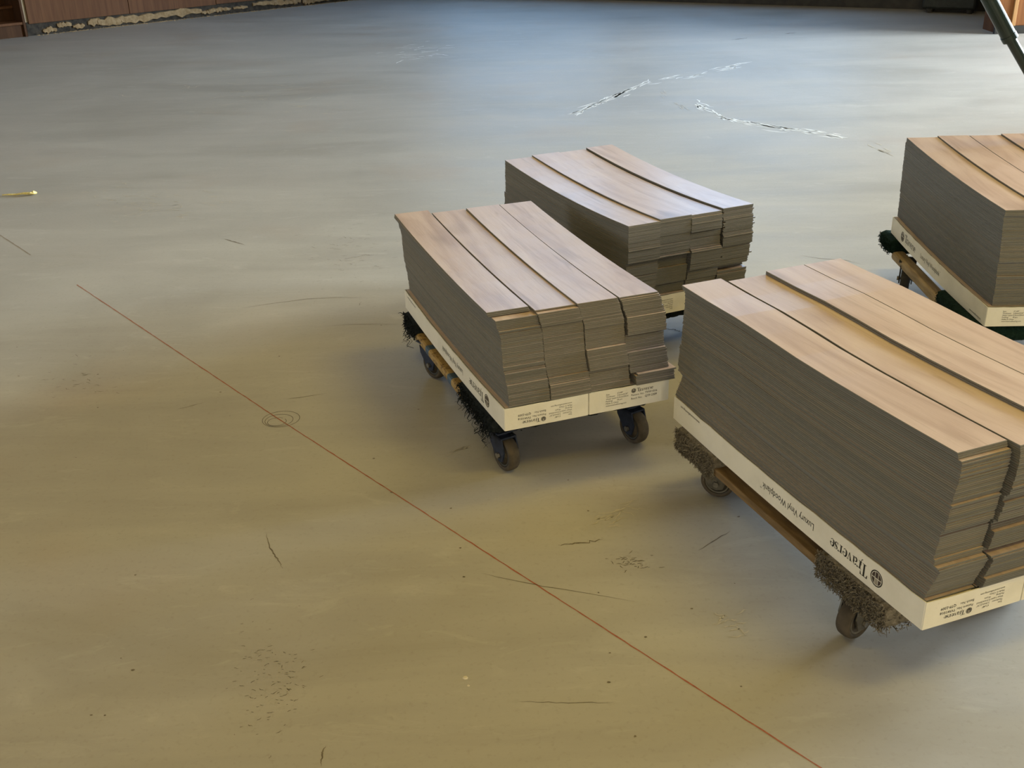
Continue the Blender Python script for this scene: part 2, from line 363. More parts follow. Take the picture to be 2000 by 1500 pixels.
# ------------------------------------------------------------------ vinyl plank stacks
LP, WP, TP, PITCHZ = 1.22, .1462, .0054, .0056
LT, WT, HT = 1.232, .3035, .0816                 # carton tray
H0 = .22
TRAY_LAYERS = 14
STK = {
 'A': dict(loc=(.0494, 3.8919), yaw=.3463, sag=.016, n=68, trays=('down', 'up'), side='down',
           a=[(.09, .009), (.15, .009), (.21, .002), (.31, .004), (.345, -.004), (.39, -.008)], bb=[(.08, .004), (.12, .012), (.39, .066)], th=[(.3, 0), (.36, -.004), (.39, -.020)]),
 'B': dict(loc=(.4872, 4.8219), yaw=.4097, sag=.022, n=72, trays=('down', 'up'), side='down',
           a=[(.09, .004), (.2, .010), (.39, .010)], bb=[(.08, 0), (.24, -.012), (.41, -.010)], th=[(.3, -.004), (.39, -.006)]),
 'C': dict(loc=(1.0431, 2.8048), yaw=.36, sag=.010, n=83, trays=('down', 'up'), side='down',
           a=[(.085, -.004), (.155, .014), (.17, .004), (.225, .010), (.32, .014), (.44, .024), (.47, .018)], bb=[(.08, .012), (.165, .0), (.171, .014), (.40, .004), (.47, .012)], th=[(.08, 0), (.30, .012), (.47, .022)]),
 'D': dict(loc=(2.1979, 4.5986), yaw=-.0239, sag=.013, n=84, trays=('up', 'up'), side='up',
           a=[(.085, .012), (.22, .010), (.32, .006), (.47, -.002)], bb=[(.08, .012), (.3, .010), (.47, -.004)], th=[(.3, 0), (.47, -.008)]),
}
def lerp(tab, z):
    if z <= tab[0][0]: return tab[0][1]
    for (z0, v0), (z1, v1) in zip(tab, tab[1:]):
        if z <= z1: return v0+(v1-v0)*(z-z0)/(z1-z0)
    return tab[-1][1]
def sagz(sag, y): return sag*(min(1.0, (2*y/LT)**2)-1)
def plank_mesh(sag, lift=0.0, hump=0.0):
    """one bent plank, origin at the middle of its end line; top face carries the wood print"""
    w, t, bv = WP/2, TP, .0011; ys = [-LP/2, -LP/2+bv]+[LP*(k/8-.5) for k in range(1, 8)]+[LP/2-bv, LP/2]
    vs = []; N = len(ys)
    for i, y in enumerate(ys):
        z = sagz(sag, y)+lift*(1-(2*y/LP)**2)+hump*math.exp(-((y-.26)/.20)**2); end = i in (0, N-1); tt = t-bv if end else t; zb = bv if end else 0
        for (x, zz) in ((-w+bv, zb), (w-bv, zb), (w, bv), (w, t-bv), (w-bv, tt), (-w+bv, tt), (-w, t-bv), (-w, bv)): vs.append((x, y, z+zz))
    fs = []; fm = []
    for i in range(N-1):
        for k in range(8):
            fs.append((i*8+k, i*8+(k+1) % 8, (i+1)*8+(k+1) % 8, (i+1)*8+k)); fm.append(0 if k == 4 and 0 < i < N-2 else 1)
    fs += [tuple(range(7, -1, -1)), tuple((N-1)*8+k for k in range(8))]; fm += [1, 1]
    return mesh('vinyl_plank', vs, fs, ('plank_wood_print', 'plank_core_edge'), fm)
STACK_NAME = {'A': 'the front left stack', 'B': 'the stack at the back', 'C': 'the nearest right stack', 'D': 'the far right stack'}
COLNAME = ['leftmost', 'second', 'third', 'rightmost']
EXTRA_C2 = 36
def stack_matrix(st): return Matrix.Translation((*st['loc'], 0)) @ Matrix.Rotation(st['yaw'], 4, 'Z')
for key, st in STK.items():
    rr = random.Random(ord(key)*5+1); HUMP = .009 if key == 'C' else 0.0; M0 = stack_matrix(st)
    pms = [plank_mesh(st['sag'], 0.0, HUMP*k/6) for k in range(7)]; pm = pms[0]; bvs = [[v.co.copy() for v in p.vertices] for p in pms]
    rest_v = []; rest_f = []; rest_m = []; base_f = [tuple(p.vertices) for p in pm.polygons]; base_m = [p.material_index for p in pm.polygons]
    for col in range(4):
        nlev = st['n']
        if key == 'A': nlev += (0, -1, 0, -1)[col]
        if key == 'B': nlev += (0, 1, 0, 1)[col]
        if key == 'C': nlev += (0, 0, 2, 2)[col]
        if key == 'D': nlev += (0, 1, 1, 2)[col]
        left = 0; pb = pa = 0.0; run = 0.0
        for lev in range(nlev):
            z = .004+lev*PITCHZ; kh = max(0, min(6, round(6*(lev-TRAY_LAYERS)/(nlev-TRAY_LAYERS))))
            if left == 0:
                left = rr.randint(9, 14); pb = rr.uniform(-.008, .008); pa = rr.uniform(-.0005, .0009)
                if col == 0: pb *= .5
                if col == 3 and lev >= TRAY_LAYERS: pa = rr.uniform(.0, .010)
            left -= 1
            if lev < TRAY_LAYERS:
                a_ = .0015*(col-1.5)+.003*(1 if col >= 2 else -1); b_ = 0.0; th = 0.0
            else:
                a_ = lerp(st['a'], z)+pa+rr.uniform(-.0006, .0006); b_ = lerp(st['bb'], z)+pb+rr.gauss(0, .0006)+(rr.uniform(-.004, .004) if rr.random() < .08 else 0); th = lerp(st['th'], z)
                if col == 3:
                    a_ += abs(rr.gauss(0, .0016))
                    if rr.random() < .04: a_ += rr.uniform(.006, .016)
                if key == 'A':
                    b_ -= (0, .004, .010, .006)[col]
                    if col == 0 and lev >= nlev-3: b_ += .036; a_ -= .008
                    if col == 1 and lev >= nlev-1: b_ += .018
                    if col == 3 and lev >= nlev-1: b_ += .006
                    if col == 3 and lev < TRAY_LAYERS+7: a_ += .014; b_ -= .010
                    if col in (0, 1) and lev < 27: b_ -= .006
                if key == 'B':
                    b_ += (-.010, .0, .002, .004)[col]
                    if lev < 44: b_ += .012*(col < 2)+.004
                    if col == 2 and 30 <= lev < 46: b_ -= .011
                    if col == 3 and 24 <= lev < 28: b_ += .03
                    if col == 1 and lev == 44: b_ -= .008
                if key == 'C':
                    if col: b_ -= .018
                    if col == 0 and lev >= nlev-3: b_ += .012
                    if col == 1 and 30 <= lev < 46: b_ += .012
                    if col == 1 and lev >= 56: b_ += .006
                    if col == 1 and lev < 30: b_ -= .004
                    if col >= 1: a_ += .003
                    if col == 1: a_ += .0015
            xc = (-1.5+col)*.1476
            loc = Matrix.Rotation(th, 4, 'Z') @ Vector((xc, 0, 0)) + Vector((a_, b_, H0+z))
            top = lev == nlev-1
            single = top or (col == 0 and lev >= TRAY_LAYERS) or (key == 'C' and col == 1 and lev >= nlev-1-EXTRA_C2)
            if single:
                me = plank_mesh(st['sag'], rr.choice((.0, .0015, .003)), HUMP) if top else pms[kh]
                o = link('vinyl_plank', me); o.matrix_world = M0 @ Matrix.Translation(loc) @ Matrix.Rotation(th, 4, 'Z')
                o['category'] = 'plank'
                if top:
                    o['label'] = 'brown wood-print vinyl plank, topmost of the %s column on %s' % (COLNAME[col], STACK_NAME[key])
                else:
                    n_ = nlev-lev; sf = 'th' if 10 < n_ % 100 < 14 else {1: 'st', 2: 'nd', 3: 'rd'}.get(n_ % 10, 'th')
                    o['label'] = 'grey-edged vinyl plank, %d%s from top in %s column of %s' % (n_, sf, COLNAME[col], STACK_NAME[key])
                    o['group'] = 'planks in the %s column of %s' % (COLNAME[col], STACK_NAME[key])
            else:
                k = len(rest_v); T_ = Matrix.Translation(loc) @ Matrix.Rotation(th, 4, 'Z')
                rest_v += [T_ @ v for v in bvs[kh]]; rest_f += [tuple(i+k for i in f) for f in base_f]; rest_m += base_m
    me = mesh('remaining_planks', rest_v, rest_f, ('plank_wood_print', 'plank_core_edge'), rest_m)
    o = link('remaining_planks', me); o.matrix_world = M0
    o['kind'] = 'stuff'; o['category'] = 'planks'; o['label'] = 'remaining grey-edged vinyl planks packed in the columns of %s' % STACK_NAME[key]

# ------------------------------------------------------------------ lettering
def text_poly(s, size, bold=0.0):
    c = bpy.data.curves.new('lettering', 'FONT'); c.body = s; c.size = size; c.resolution_u = 2; c.offset = bold
    o = bpy.data.objects.new('lettering', c); COL.objects.link(o); bpy.context.view_layer.update()
    me = bpy.data.meshes.new_from_object(o.evaluated_get(bpy.context.evaluated_depsgraph_get()))
    vs = [(v.co.x, v.co.y) for v in me.vertices]; fs = [tuple(p.vertices) for p in me.polygons]
    bpy.data.objects.remove(o); bpy.data.meshes.remove(me); bpy.data.curves.remove(c)
    return vs, fs
TXT = {}
def text_fit(s, width=None, size=.01, bold=0.0):
    if (s, bold) not in TXT: TXT[(s, bold)] = text_poly(s, 1.0, bold)
    vs, fs = TXT[(s, bold)]
    x0 = min(v[0] for v in vs); x1 = max(v[0] for v in vs)
    kx = width/(x1-x0) if width else size
    return [((v[0]-x0)*kx, v[1]*size) for v in vs], fs
def ribbon(pts, ws):
    """flat stroke of varying width through 2D points"""
    L_ = []; Rr = []
    for i, p in enumerate(pts):
        q0 = pts[max(i-1, 0)]; q1 = pts[min(i+1, len(pts)-1)]; dx, dy = q1[0]-q0[0], q1[1]-q0[1]; n = math.hypot(dx, dy) or 1
        w = ws[i]/2 if isinstance(ws, (list, tuple)) else ws/2
        L_.append((p[0]-dy/n*w, p[1]+dx/n*w)); Rr.append((p[0]+dy/n*w, p[1]-dx/n*w))
    N = len(pts); return L_+Rr, [(i, i+1, N+i+1, N+i) for i in range(N-1)]
def arc(cx, cy, rx, ry, a0, a1, n=14): return [(cx+rx*math.cos(math.radians(a0+(a1-a0)*k/n)), cy+ry*math.sin(math.radians(a0+(a1-a0)*k/n))) for k in range(n+1)]
def glyph(ch):
    """high contrast serif letters, cap height 1, x-height .62; returns strokes and advance"""
    H, S_ = .045, .15; x = .62
    def rect(x0, x1, y0, y1): return [(x0, y0), (x1, y0), (x1, y1), (x0, y1)], [(0, 1, 2, 3)]
    if ch == 'T': return [rect(.34, .52, 0, 1), rect(.02, .84, .955, 1), ([(.02, 1), (.02, .72), (.06, .72), (.16, .955)], [(0, 1, 2, 3)]), ([(.84, 1), (.84, .72), (.80, .72), (.70, .955)], [(0, 1, 2, 3)]), rect(.22, .64, 0, H)], .80
    if ch == 'r': return [rect(.10, .25, 0, x), rect(.0, .36, 0, H), rect(.02, .2, x-H, x), ribbon(arc(.40, .40, .18, .20, 165, 45, 10), [.03]*6+[.06, .09, .12, .13, .1])], .52
    if ch == 'a': return [rect(.34, .48, .06, .45), ribbon(arc(.26, .44, .15, .165, 165, 0, 10), [.12, .12, .08]+[.04]*5+[.08, .12, .14]), ribbon(arc(.25, .18, .19, .165, 60, 345, 16), [.035]*3+[.06, .1]+[.14]*6+[.1, .06]+[.035]*4), ribbon([(.40, .09), (.46, .02), (.56, .06)], [.1, .06, .03])], .60
    if ch == 'v': return [([(.05, x), (.21, x), (.37, .0), (.30, .0)], [(0, 1, 2, 3)]), ([(.46, x), (.50, x), (.36, .0), (.31, .0)], [(0, 1, 2, 3)]), rect(.0, .27, x-H, x), rect(.37, .60, x-H, x)], .60
    if ch == 'e': return [ribbon(arc(.27, .31, .21, .295, 0, 320, 22), [.11]+[.09]*2+[.05]*4+[.09, .13]+[.155]*7+[.11]+[.05]*6), rect(.10, .48, .30, .30+H)], .56
    if ch == 's': return [ribbon([(.38, .50), (.34, .575), (.24, .60), (.13, .56), (.10, .47), (.17, .38), (.30, .29), (.37, .20), (.34, .08), (.22, .02), (.10, .05), (.06, .14)], [.03, .04, .035, .06, .12, .15, .16, .14, .09, .04, .05, .05]), rect(.365, .395, .42, .62), rect(.045, .075, 0, .2)], .47
    return [], .3
def word(size):
    vs = []; fs = []; x = 0.0
    for ch in 'Traverse':
        st_, adv = glyph(ch)
        for v, f in st_:
            k = len(vs); vs += [((p[0]+x)*size, p[1]*size) for p in v]; fs += [tuple(i+k for i in q) for q in f]
        x += adv if ch != 'T' else .74
    # small tail under the capital
    v, f = ribbon([(.80, .30), (.83, .0), (.78, -.20), (.66, -.24)], [.05, .06, .05, .08]); k = len(vs)
    vs += [(p[0]*size, p[1]*size) for p in v]; fs += [tuple(i+k for i in q) for q in f]
    return vs, fs, x*size
def logo(r):
    """round window mark: ring with a grid of six cells; returns lists per material index"""
    out = []
    n = 32; ring = [(r*math.cos(2*math.pi*k/n), r*math.sin(2*math.pi*k/n)) for k in range(n)]+[(.86*r*math.cos(2*math.pi*k/n), .86*r*math.sin(2*math.pi*k/n)) for k in range(n)]
    out.append((ring, [(k, (k+1) % n, n+(k+1) % n, n+k) for k in range(n)], 0))
    q = .78*r
    for ci, (x0, x1) in enumerate(((-q, -.30*r), (-.22*r, .22*r), (.30*r, q))):
        for sgn in (1, -1):
            m = 6; xs = [x0+(x1-x0)*k/m for k in range(m+1)]; g = .05*r
            lo = [(x, sgn*g) for x in xs]; hi = [(x, sgn*max(g, math.sqrt(max(q*q-x*x, 0)))) for x in xs]
            out.append((lo+hi, [(k, k+1, m+1+k+1, m+1+k) for k in range(m)], 2 if (ci == 1 and sgn > 0) else 1))
    return out
class Print:
    def __init__(s): s.p = []
    def add(s, vs, fs, dx, dy, mi=0, nm='lettering'): s.p.append(([(v[0]+dx, v[1]+dy) for v in vs], fs, mi, nm))
    def obj(s, name, parent, fn):
        parts = {}
        for vs, fs, mi, nm in s.p: parts.setdefault(nm, MB()).add([fn(*v) for v in vs], fs, mi)
        for nm, m in parts.items(): m.obj(nm, ('print_ink', 'print_brown', 'print_grey'), parent)
def end_print():
    p = Print()                                  # u 0..WT, v 0..HT
    for k, (l, r_) in enumerate((('Size:', '6"x48"'), ('Thickness:', '5.0mm/0.20"'), ('Wear Layer:', '0.5mm/20mil'), ('Packing:', '18 pcs'), ('Made in China', None), ('www.traverseflooring.com', None))):
        y = .0615-k*.0086
        if k == 5: v, f = text_fit(l, .077, .0082)
        else: v, f = text_fit(l, None, .0082)
        p.add(v, f, .062, y, 0, 'size_text')
        if r_: v, f = text_fit(r_, None, .0080); p.add(v, f, .104, y, 0, 'size_text')
    v, f, wd = word(.0140); p.add(v, f, .178, .0555, 0, 'brand_lettering')
    for vs, fs, mi in logo(.0088): p.add(vs, fs, .1655, .0615, 0 if mi == 1 else mi, 'logo_mark')
    for k, (l, r_) in enumerate((('Pattern No:', 'TVW1016'), ('Batch No:', 'QTF-2309'))):
        v, f = text_fit(l, None, .0105); p.add(v, f, .157, .0415-.0135*k, 0, 'pattern_text')
        v, f = text_fit(r_, None, .0110, .012); p.add(v, f, .210, .0425-.0135*k, 0, 'pattern_text')
    return p
def side_print():
    p = Print()                                  # u along the reading direction 0..LT, v 0..HT
    for vs, fs, mi in logo(.0235): p.add(vs, fs, .176, .040, mi, 'logo_mark')
    v, f, wd = word(.037); k = .160/wd; p.add([(a*k, b_) for a, b_ in v], f, .210, .027, 0, 'brand_lettering')
    v, f = text_fit('Luxury Vinyl Woodplank', .252, .031); p.add(v, f, .443, .031, 0, 'product_lettering')
    v, f = text_fit('TM', None, .006); p.add(v, f, .698, .050, 0, 'product_lettering')
    v, f = text_fit('www.traverseflooring.com', .122, .0125); p.add(v, f, 1.064, .012, 0, 'web_address')
    return p
EP, SP = end_print(), side_print()

# ------------------------------------------------------------------ carton trays
def bent_panel(m, axis, c0, c1, u0, u1, z0, z1, sag, n=16, mi=0, wob=0.0, seed=0):
    """thin panel following the sag. axis 'y': runs along y between u0..u1 with thickness c0..c1 in x"""
    r = random.Random(seed); vs = []
    for k in range(n+1):
        y = u0+(u1-u0)*k/n; s_ = sagz(sag, y); w_ = r.uniform(-wob, wob) if 0 < k < n else 0
        vs += [(c0, y, z0+s_), (c1, y, z0+s_), (c1, y, z1+s_+w_), (c0, y, z1+s_+w_)]
    fs = [(i*4+k, i*4+(k+1) % 4, i*4+4+(k+1) % 4, i*4+4+k) for i in range(n) for k in range(4)]+[(3, 2, 1, 0), tuple(n*4+k for k in range(4))]
    m.add(vs, fs, mi)
TR_POS = {'A': 'on the front left dolly', 'B': 'on the dolly at the back', 'C': 'on the nearest right dolly', 'D': 'on the far right dolly'}
for key, st in STK.items():
    sag = st['sag']
    for q in (0, 1):
        e = empty('carton_tray', (*st['loc'], H0), st['yaw'], 'white printed cardboard tray under the %s planks %s' % (('left', 'right')[q], TR_POS[key]), 'carton')
        x0 = -WT-.001+q*(WT+.002); x1 = x0+WT; th = .003
        m = MB(); bent_panel(m, 'y', x0+th, x1-th, -LT/2+th, LT/2-th, 0, .0035, sag); m.obj('bottom_panel', 'card_inner', e)
        for s_, (c0, c1) in enumerate(((x0, x0+th), (x1-th, x1))):
            m = MB(); bent_panel(m, 'y', c0, c1, -LT/2+th, LT/2-th, 0, HT, sag, 22, 0, .0018, ord(key)+s_+q)
            sp = m.obj('side_panel', 'white_cardboard', e)
            if s_ == 0 and q == 0:
                xx = c0-.0004
                if st['side'] == 'down': SP.obj('printed_lettering', sp, lambda u, v: (xx, -LT/2+u, HT-v+sagz(sag, -LT/2+u)))
                else: SP.obj('printed_lettering', sp, lambda u, v: (xx, LT/2-u, v+sagz(sag, LT/2-u)))
        for s_ in (0, 1):
            m = MB(); y0 = -LT/2 if s_ == 0 else LT/2-th
            g = .0014 if s_ == 0 else 0
            rr = random.Random(ord(key)*3+q); n = 10; vs = []
            for k in range(n+1):
                x = x0+g+(x1-x0-2*g)*k/n; w_ = rr.uniform(-.0012, .0008); bow = -.0035*math.sin(math.pi*k/n)*(1 if s_ == 0 else -1)
                vs += [(x, y0+bow*.2, 0), (x, y0+th+bow*.2, 0), (x, y0+th+bow, HT+w_), (x, y0+bow, HT+w_)]
            fs = [(i*4+k, i*4+4+k, i*4+4+(k+1) % 4, i*4+(k+1) % 4) for i in range(n) for k in range(4)]+[(0, 1, 2, 3), tuple(n*4+3-k for k in range(4))]
            m.add(vs, fs); ep = m.obj('end_panel', 'white_cardboard', e)
            if s_ == 0:
                def bowy(x, z):
                    k = (x-x0-g)/(x1-x0-2*g); return y0-.0004-.0035*math.sin(math.pi*min(max(k, 0), 1))*(.2+.8*z/HT)
                if st['trays'][q] == 'up': EP.obj('printed_lettering', ep, lambda u, v: (x0+u, bowy(x0+u, v), v))
                else: EP.obj('printed_lettering', ep, lambda u, v: (x1-u, bowy(x1-u, HT-v), HT-v))
                if key in 'AC' or q == 1:        # inner dust flap standing just inside the end
                    m = MB(); m.box(x0+.004, x0+.14, y0+th+.0015, y0+th+.004, .005, HT-.004); m.obj('inner_flap', 'card_inner', e)

# ------------------------------------------------------------------ dollies
def pad(name, mat, e, y0, y1, z0, sag, x1=.302, seed=0, loose=.004):
    r = random.Random(seed); m = MB(); NX, NS = 30, 30; vs = []
    for i in range(NX+1):
        x = -x1+2*x1*i/NX; sh = .72 if i in (0, NX) else 1.0
        for k in range(NS):
            a = 2*math.pi*k/NS; c, s_ = math.cos(a), math.sin(a)
            yy = (y0+y1)/2+(y1-y0)/2*math.copysign(abs(c)**.35, c)*(1-(1-sh)*.1); zc = (z0+H0)/2
            zz = zc+(H0-z0)/2*math.copysign(abs(s_)**.45, s_)*sh
            x_ = x+r.uniform(-loose, loose); yy += r.uniform(-loose, loose); zz += r.uniform(-loose, loose)
            vs.append((x_, yy, min(zz, H0+sagz(sag, yy)-.0015)))
    fs = [(i*NS+k, i*NS+(k+1) % NS, (i+1)*NS+(k+1) % NS, (i+1)*NS+k) for i in range(NX) for k in range(NS)]+[tuple(range(NS-1, -1, -1)), tuple(NX*NS+k for k in range(NS))]
    m.add(vs, fs); return m.obj(name, mat, e, smooth=True)
def fibres(parent, mat, y0, y1, z0, sag, n, lmin, lmax, w, droop, seed, x1=.302, curl=.5):
    """short strands over the outer sides of a carpet pad"""
    r = random.Random(seed); m = MB()
    for q in range(n):
        face = r.random()
        if face < .80: p = Vector((-x1-.001, r.uniform(y0, y1), r.uniform(z0, H0-.012))); nrm = Vector((-1, 0, 0))
        elif face < .86: p = Vector((r.uniform(-x1, -x1+.10), y0-.001 if r.random() < .3 else y1+.001, r.uniform(z0, H0-.014))); nrm = Vector((0, -1 if p.y < (y0+y1)/2 else 1, 0))
        else: p = Vector((r.uniform(-x1, -x1+.12), r.uniform(y0, y1), z0)); nrm = Vector((-.4, 0, -1))
        d = (nrm*.38+Vector((r.uniform(-1, 1), r.uniform(-1, 1), r.uniform(-1, .7)))*.9).normalized(); ln = r.uniform(lmin, lmax)
        if r.random() < .06: ln *= 1.9
        sd = Vector((r.uniform(-1, 1), r.uniform(-1, 1), r.uniform(-1, 1))).cross(d).normalized()*w*r.uniform(.6, 1.2)
        pts = []; cur = p.copy(); dd = d.copy()
        for s_ in range(4):
            pts.append(cur.copy()); cur += dd*ln/3; dd = (dd+Vector((r.uniform(-curl, curl), r.uniform(-curl, curl), -droop+r.uniform(-curl, curl)))).normalized()
        for pnt in pts: pnt.z = min(pnt.z, H0+sagz(sag, pnt.y)-.002)
        vs = []
        for s_, pnt in enumerate(pts): k = 1-.22*s_; vs += [pnt-sd*k, pnt+sd*k]
        m.add(vs, [(2*s_, 2*s_+1, 2*s_+3, 2*s_+2) for s_ in range(3)])
    return m.obj('carpet_fibres', mat, parent, kind='stuff')
def caster(e, cx, cy, ang, steel, tyre, core, rw=.0635, ztop=.152):
    """swivel caster, wheel contact at cx, cy; ang = rolling direction"""
    zr = Matrix.Rotation(ang, 4, 'Z'); trail = .032
    def tr(m): m.v = [tuple((zr @ Vector(v))+Vector((cx, cy, 0))) for v in m.v]; return m
    m = MB()                                     # local: rolling along y, axle along x
    m.box(-.04, .04, trail-.046, trail+.046, ztop-.006, ztop, bev=.002)
    m.lathe([(ztop-.024, .026), (ztop-.010, .034), (ztop-.006, .034)], 20, 'z', 0, (0, trail, 0))
    for sx in (-1, 1):
        x0, x1 = (sx*.026, sx*.031) if sx > 0 else (sx*.031, sx*.026)
        prof = [(trail+.034, ztop-.020), (trail-.050, ztop-.020), (-.034, rw+.020), (-.022, rw-.018), (.0, rw-.024), (.022, rw-.018), (.034, rw+.004), (trail+.030, ztop-.05)]
        N = len(prof); vs = [(x0, y, z) for y, z in prof]+[(x1, y, z) for y, z in prof]
        m.add(vs, [tuple(range(N)), tuple(range(2*N-1, N-1, -1))]+[(k, N+k, N+(k+1) % N, (k+1) % N) for k in range(N)])
    m.box(-.031, .031, trail-.050, trail+.034, ztop-.026, ztop-.019)
    c = tr(m).obj('caster', steel, e)
    m = MB(); w = .0215
    m.lathe([(-w*.8, rw*.70), (-w, rw*.78), (-w, rw*.90), (-w*.72, rw*.975), (-w*.3, rw), (w*.3, rw), (w*.72, rw*.975), (w, rw*.90), (w, rw*.78), (w*.8, rw*.70)], 36, 'x', 0, (0, 0, rw))
    tr(m).obj('wheel_tyre', tyre, c, smooth=True)
    m = MB(); m.lathe([(-w*1.02, .016), (-w*1.02, rw*.3), (-w*.55, rw*.36), (-w*.5, rw*.56), (-w*.86, rw*.62), (-w*.86, rw*.705), (w*.86, rw*.705), (w*.86, rw*.62), (w*.5, rw*.56), (w*.55, rw*.36), (w*1.02, rw*.3), (w*1.02, .016)], 30, 'x', 0, (0, 0, rw))
    tr(m).obj('wheel_hub', core, c)
    m = MB(); m.lathe([(-.040, .007), (-.040, .0105), (-.032, .0105), (-.032, .006), (.032, .006), (.032, .0105), (.040, .0105), (.040, .007)], 6, 'x', 0, (0, 0, rw))
    tr(m).obj('axle_bolt', 'bolt_steel', c)
DOL = {
 'A': dict(near=(-.50, -.15), far=(.44, .60), carpet='navy_carpet', steel='navy_steel', tyre='dusty_rubber', core='wheel_core',
           wheels=[(-.256, -.488, .18), (.242, -.482, .22), (-.262, .345, .32), (.25, .36, .2)], nf=900, fl=(.006, .016), fw=.0026, droop=.7, curl=1.0,
           label='furniture dolly with yellow rails banded in blue and ragged dark carpet ends'),
 'B': dict(near=(-.52, -.2), far=(.34, .58), carpet='navy_carpet', steel='navy_steel', tyre='dusty_rubber', core='wheel_core',
           wheels=[(-.25, -.42, .2), (.25, -.40, -.3), (-.25, .40, .1), (.25, .42, .5)], nf=200, fl=(.008, .02), fw=.002, droop=.3, curl=.5,
           label='furniture dolly hidden under the stack at the back'),
 'C': dict(near=(-.50, -.215), far=(.335, .575), carpet='grey_shag_carpet', steel='grey_steel', tyre='dusty_rubber', core='wheel_core_grey',
           wheels=[(-.272, -.343, -1.30), (.25, -.36, .6), (-.226, .436, .75), (.25, .42, .1)], nf=3000, fl=(.008, .016), fw=.0020, droop=.25, curl=1.5,
           label='furniture dolly with brown rails and matted grey shag carpet ends'),
 'D': dict(near=(-.60, -.16), far=(.50, .68), carpet='green_carpet', steel='dark_steel', tyre='black_rubber', core='wheel_core',
           wheels=[(-.25, -.42, .3), (.25, -.40, .1), (-.288, .37, -.38), (.25, .42, .2)], nf=700, fl=(.004, .011), fw=.0022, droop=.5, curl=1.0,
           label='furniture dolly with tan rails and dark green carpet ends'),
}
for key, d in DOL.items():
    st = STK[key]; sag = st['sag']
    e = empty('furniture_dolly', (*st['loc'], 0), st['yaw'], d['label'], 'dolly')
    for q, (y0, y1) in enumerate((d['near'], d['far'])):
        m = MB(); m.box(-.285, .285, y0+.02, y1-.02, .154, .176); m.obj('deck_board', 'deck_wood', e)
        zb = .128 if key == 'C' else .138; px = {'A': .316, 'B': .302, 'C': .314, 'D': .336}[key]
        pd = pad('carpet_pad', d['carpet'], e, y0, y1, zb, sag, x1=px, seed=ord(key)+q)
        f = fibres(pd, d['carpet'], y0, y1, zb, sag, d['nf'], *d['fl'], d['fw'], d['droop'], ord(key)*2+q, x1=px, curl=d['curl'])
        if key == 'A':                           # torn strips hanging from the ragged carpet
            r = random.Random(50+q); m = MB()
            for s_ in range(26):
                yb = r.uniform(y0, y1) if q == 0 else r.uniform(y1-.10, y1+.01); p = Vector((-.317-r.uniform(0, .01), yb, r.uniform(.14, .17))); ln = r.uniform(.03, .075); wv = r.uniform(.002, .006)
                pts = [p+Vector((r.uniform(-.006, .004)*k, r.uniform(-.005, .005)*k, -ln*k/4)) for k in range(5)]
                vs = []
                for k, pnt in enumerate(pts): vs += [pnt+Vector((0, -wv*(1-.15*k)*r.uniform(.6, 1.4), 0)), pnt+Vector((.001, wv*(1-.15*k)*r.uniform(.6, 1.4), 0))]
                m.add(vs, [(2*k, 2*k+1, 2*k+3, 2*k+2) for k in range(4)])
            m.obj('torn_strips', d['carpet'], pd, kind='stuff')
    ya, yb = d['near'][1]-.03, d['far'][0]+.03
    for sx in (-1, 1):
        x = sx*{'A': .286, 'B': .27, 'C': .279, 'D': .290}[key]
        if key == 'A' or key == 'B':
            m = MB(); m.box(x-.026, x+.026, ya, yb, .130, .165, bev=.010); rl = m.obj('rail', 'chipped_yellow_paint', e, label='chipped yellow painted rail')
            for (b0, b1) in ((.255, .315), (-.045, .02)):
                m = MB(); m.box(x-.0268, x+.0268, b0, b1, .1292, .1658, bev=.010); m.obj('paint_band', 'blue_paint', rl, label='blue painted band')
        elif key == 'C':
            m = MB(); m.box(x-.030, x+.030, ya, yb, .146, .172, bev=.004); m.obj('rail', 'brown_beam', e)
        else:
            m = MB(); m.box(x-.030, x+.030, ya, yb, .112, .158, bev=.014); m.obj('rail', 'tan_beam', e)
    m = MB(); m.box(-.22, .22, -.03, .03, .142, .160); m.obj('cross_brace', 'deck_wood', e)
    for (cx, cy, an) in d['wheels']: caster(e, cx, cy, an, d['steel'], d['tyre'], d['core'], .0635 if key != 'C' else .058)

# ------------------------------------------------------------------ floor machine with telescoping handle (far right)
e = empty('floor_machine', (3.12, 5.05, 0), 0, 'dark green steel telescoping handle of a floor machine slanting at the top right', 'floor machine')
hb = Vector((-.02, 0, .22)); P1 = F(2006, 118); 
def ray_at(px, py, Y):
    d = fw + rt*((px-1000)/FPX) + up*((750-py)/FPX); t = Y/d.y; return Vector((d.x*t, d.y*t, CAMH+d.z*t))
O = Vector((3.12, 5.05, 0)); pa, pb = ray_at(1935, 0, 5.05)-O, ray_at(1995, 108, 5.05)-O; ax = (pb-pa).normalized()
low = pb+ax*((.20-pb.z)/ax.z); topp = pa-ax*.16; mid = ray_at(1971, 72, 5.05)-O
m = MB(); m.tube([low, mid], .0235, 20); m.obj('inner_tube', 'green_black_tube', e, smooth=False)
m = MB(); m.tube([mid+ax*.012, topp], .0330, 24); m.tube([mid+ax*.014, mid-ax*.012], .0352, 24); m.obj('outer_tube', 'green_black_tube', e, smooth=False)
m = MB(); m.tube([topp+Vector((0, -.24, 0)), topp+Vector((0, .24, 0))], .016, 12); m.obj('grip_bar', 'black_rubber', e)
m = MB(); m.lathe([(.02, .22), (.05, .235), (.12, .235), (.15, .20), (.20, .12), (.26, .11), (.28, .09)], 32, 'z', 0, (low.x+.05, 0, 0)); m.obj('machine_body', 'green_black_tube', e)
m = MB(); m.lathe([(.0, .19), (.02, .20)], 32, 'z', 0, (low.x+.05, 0, 0)); m.obj('floor_pad', 'black_rubber', e)

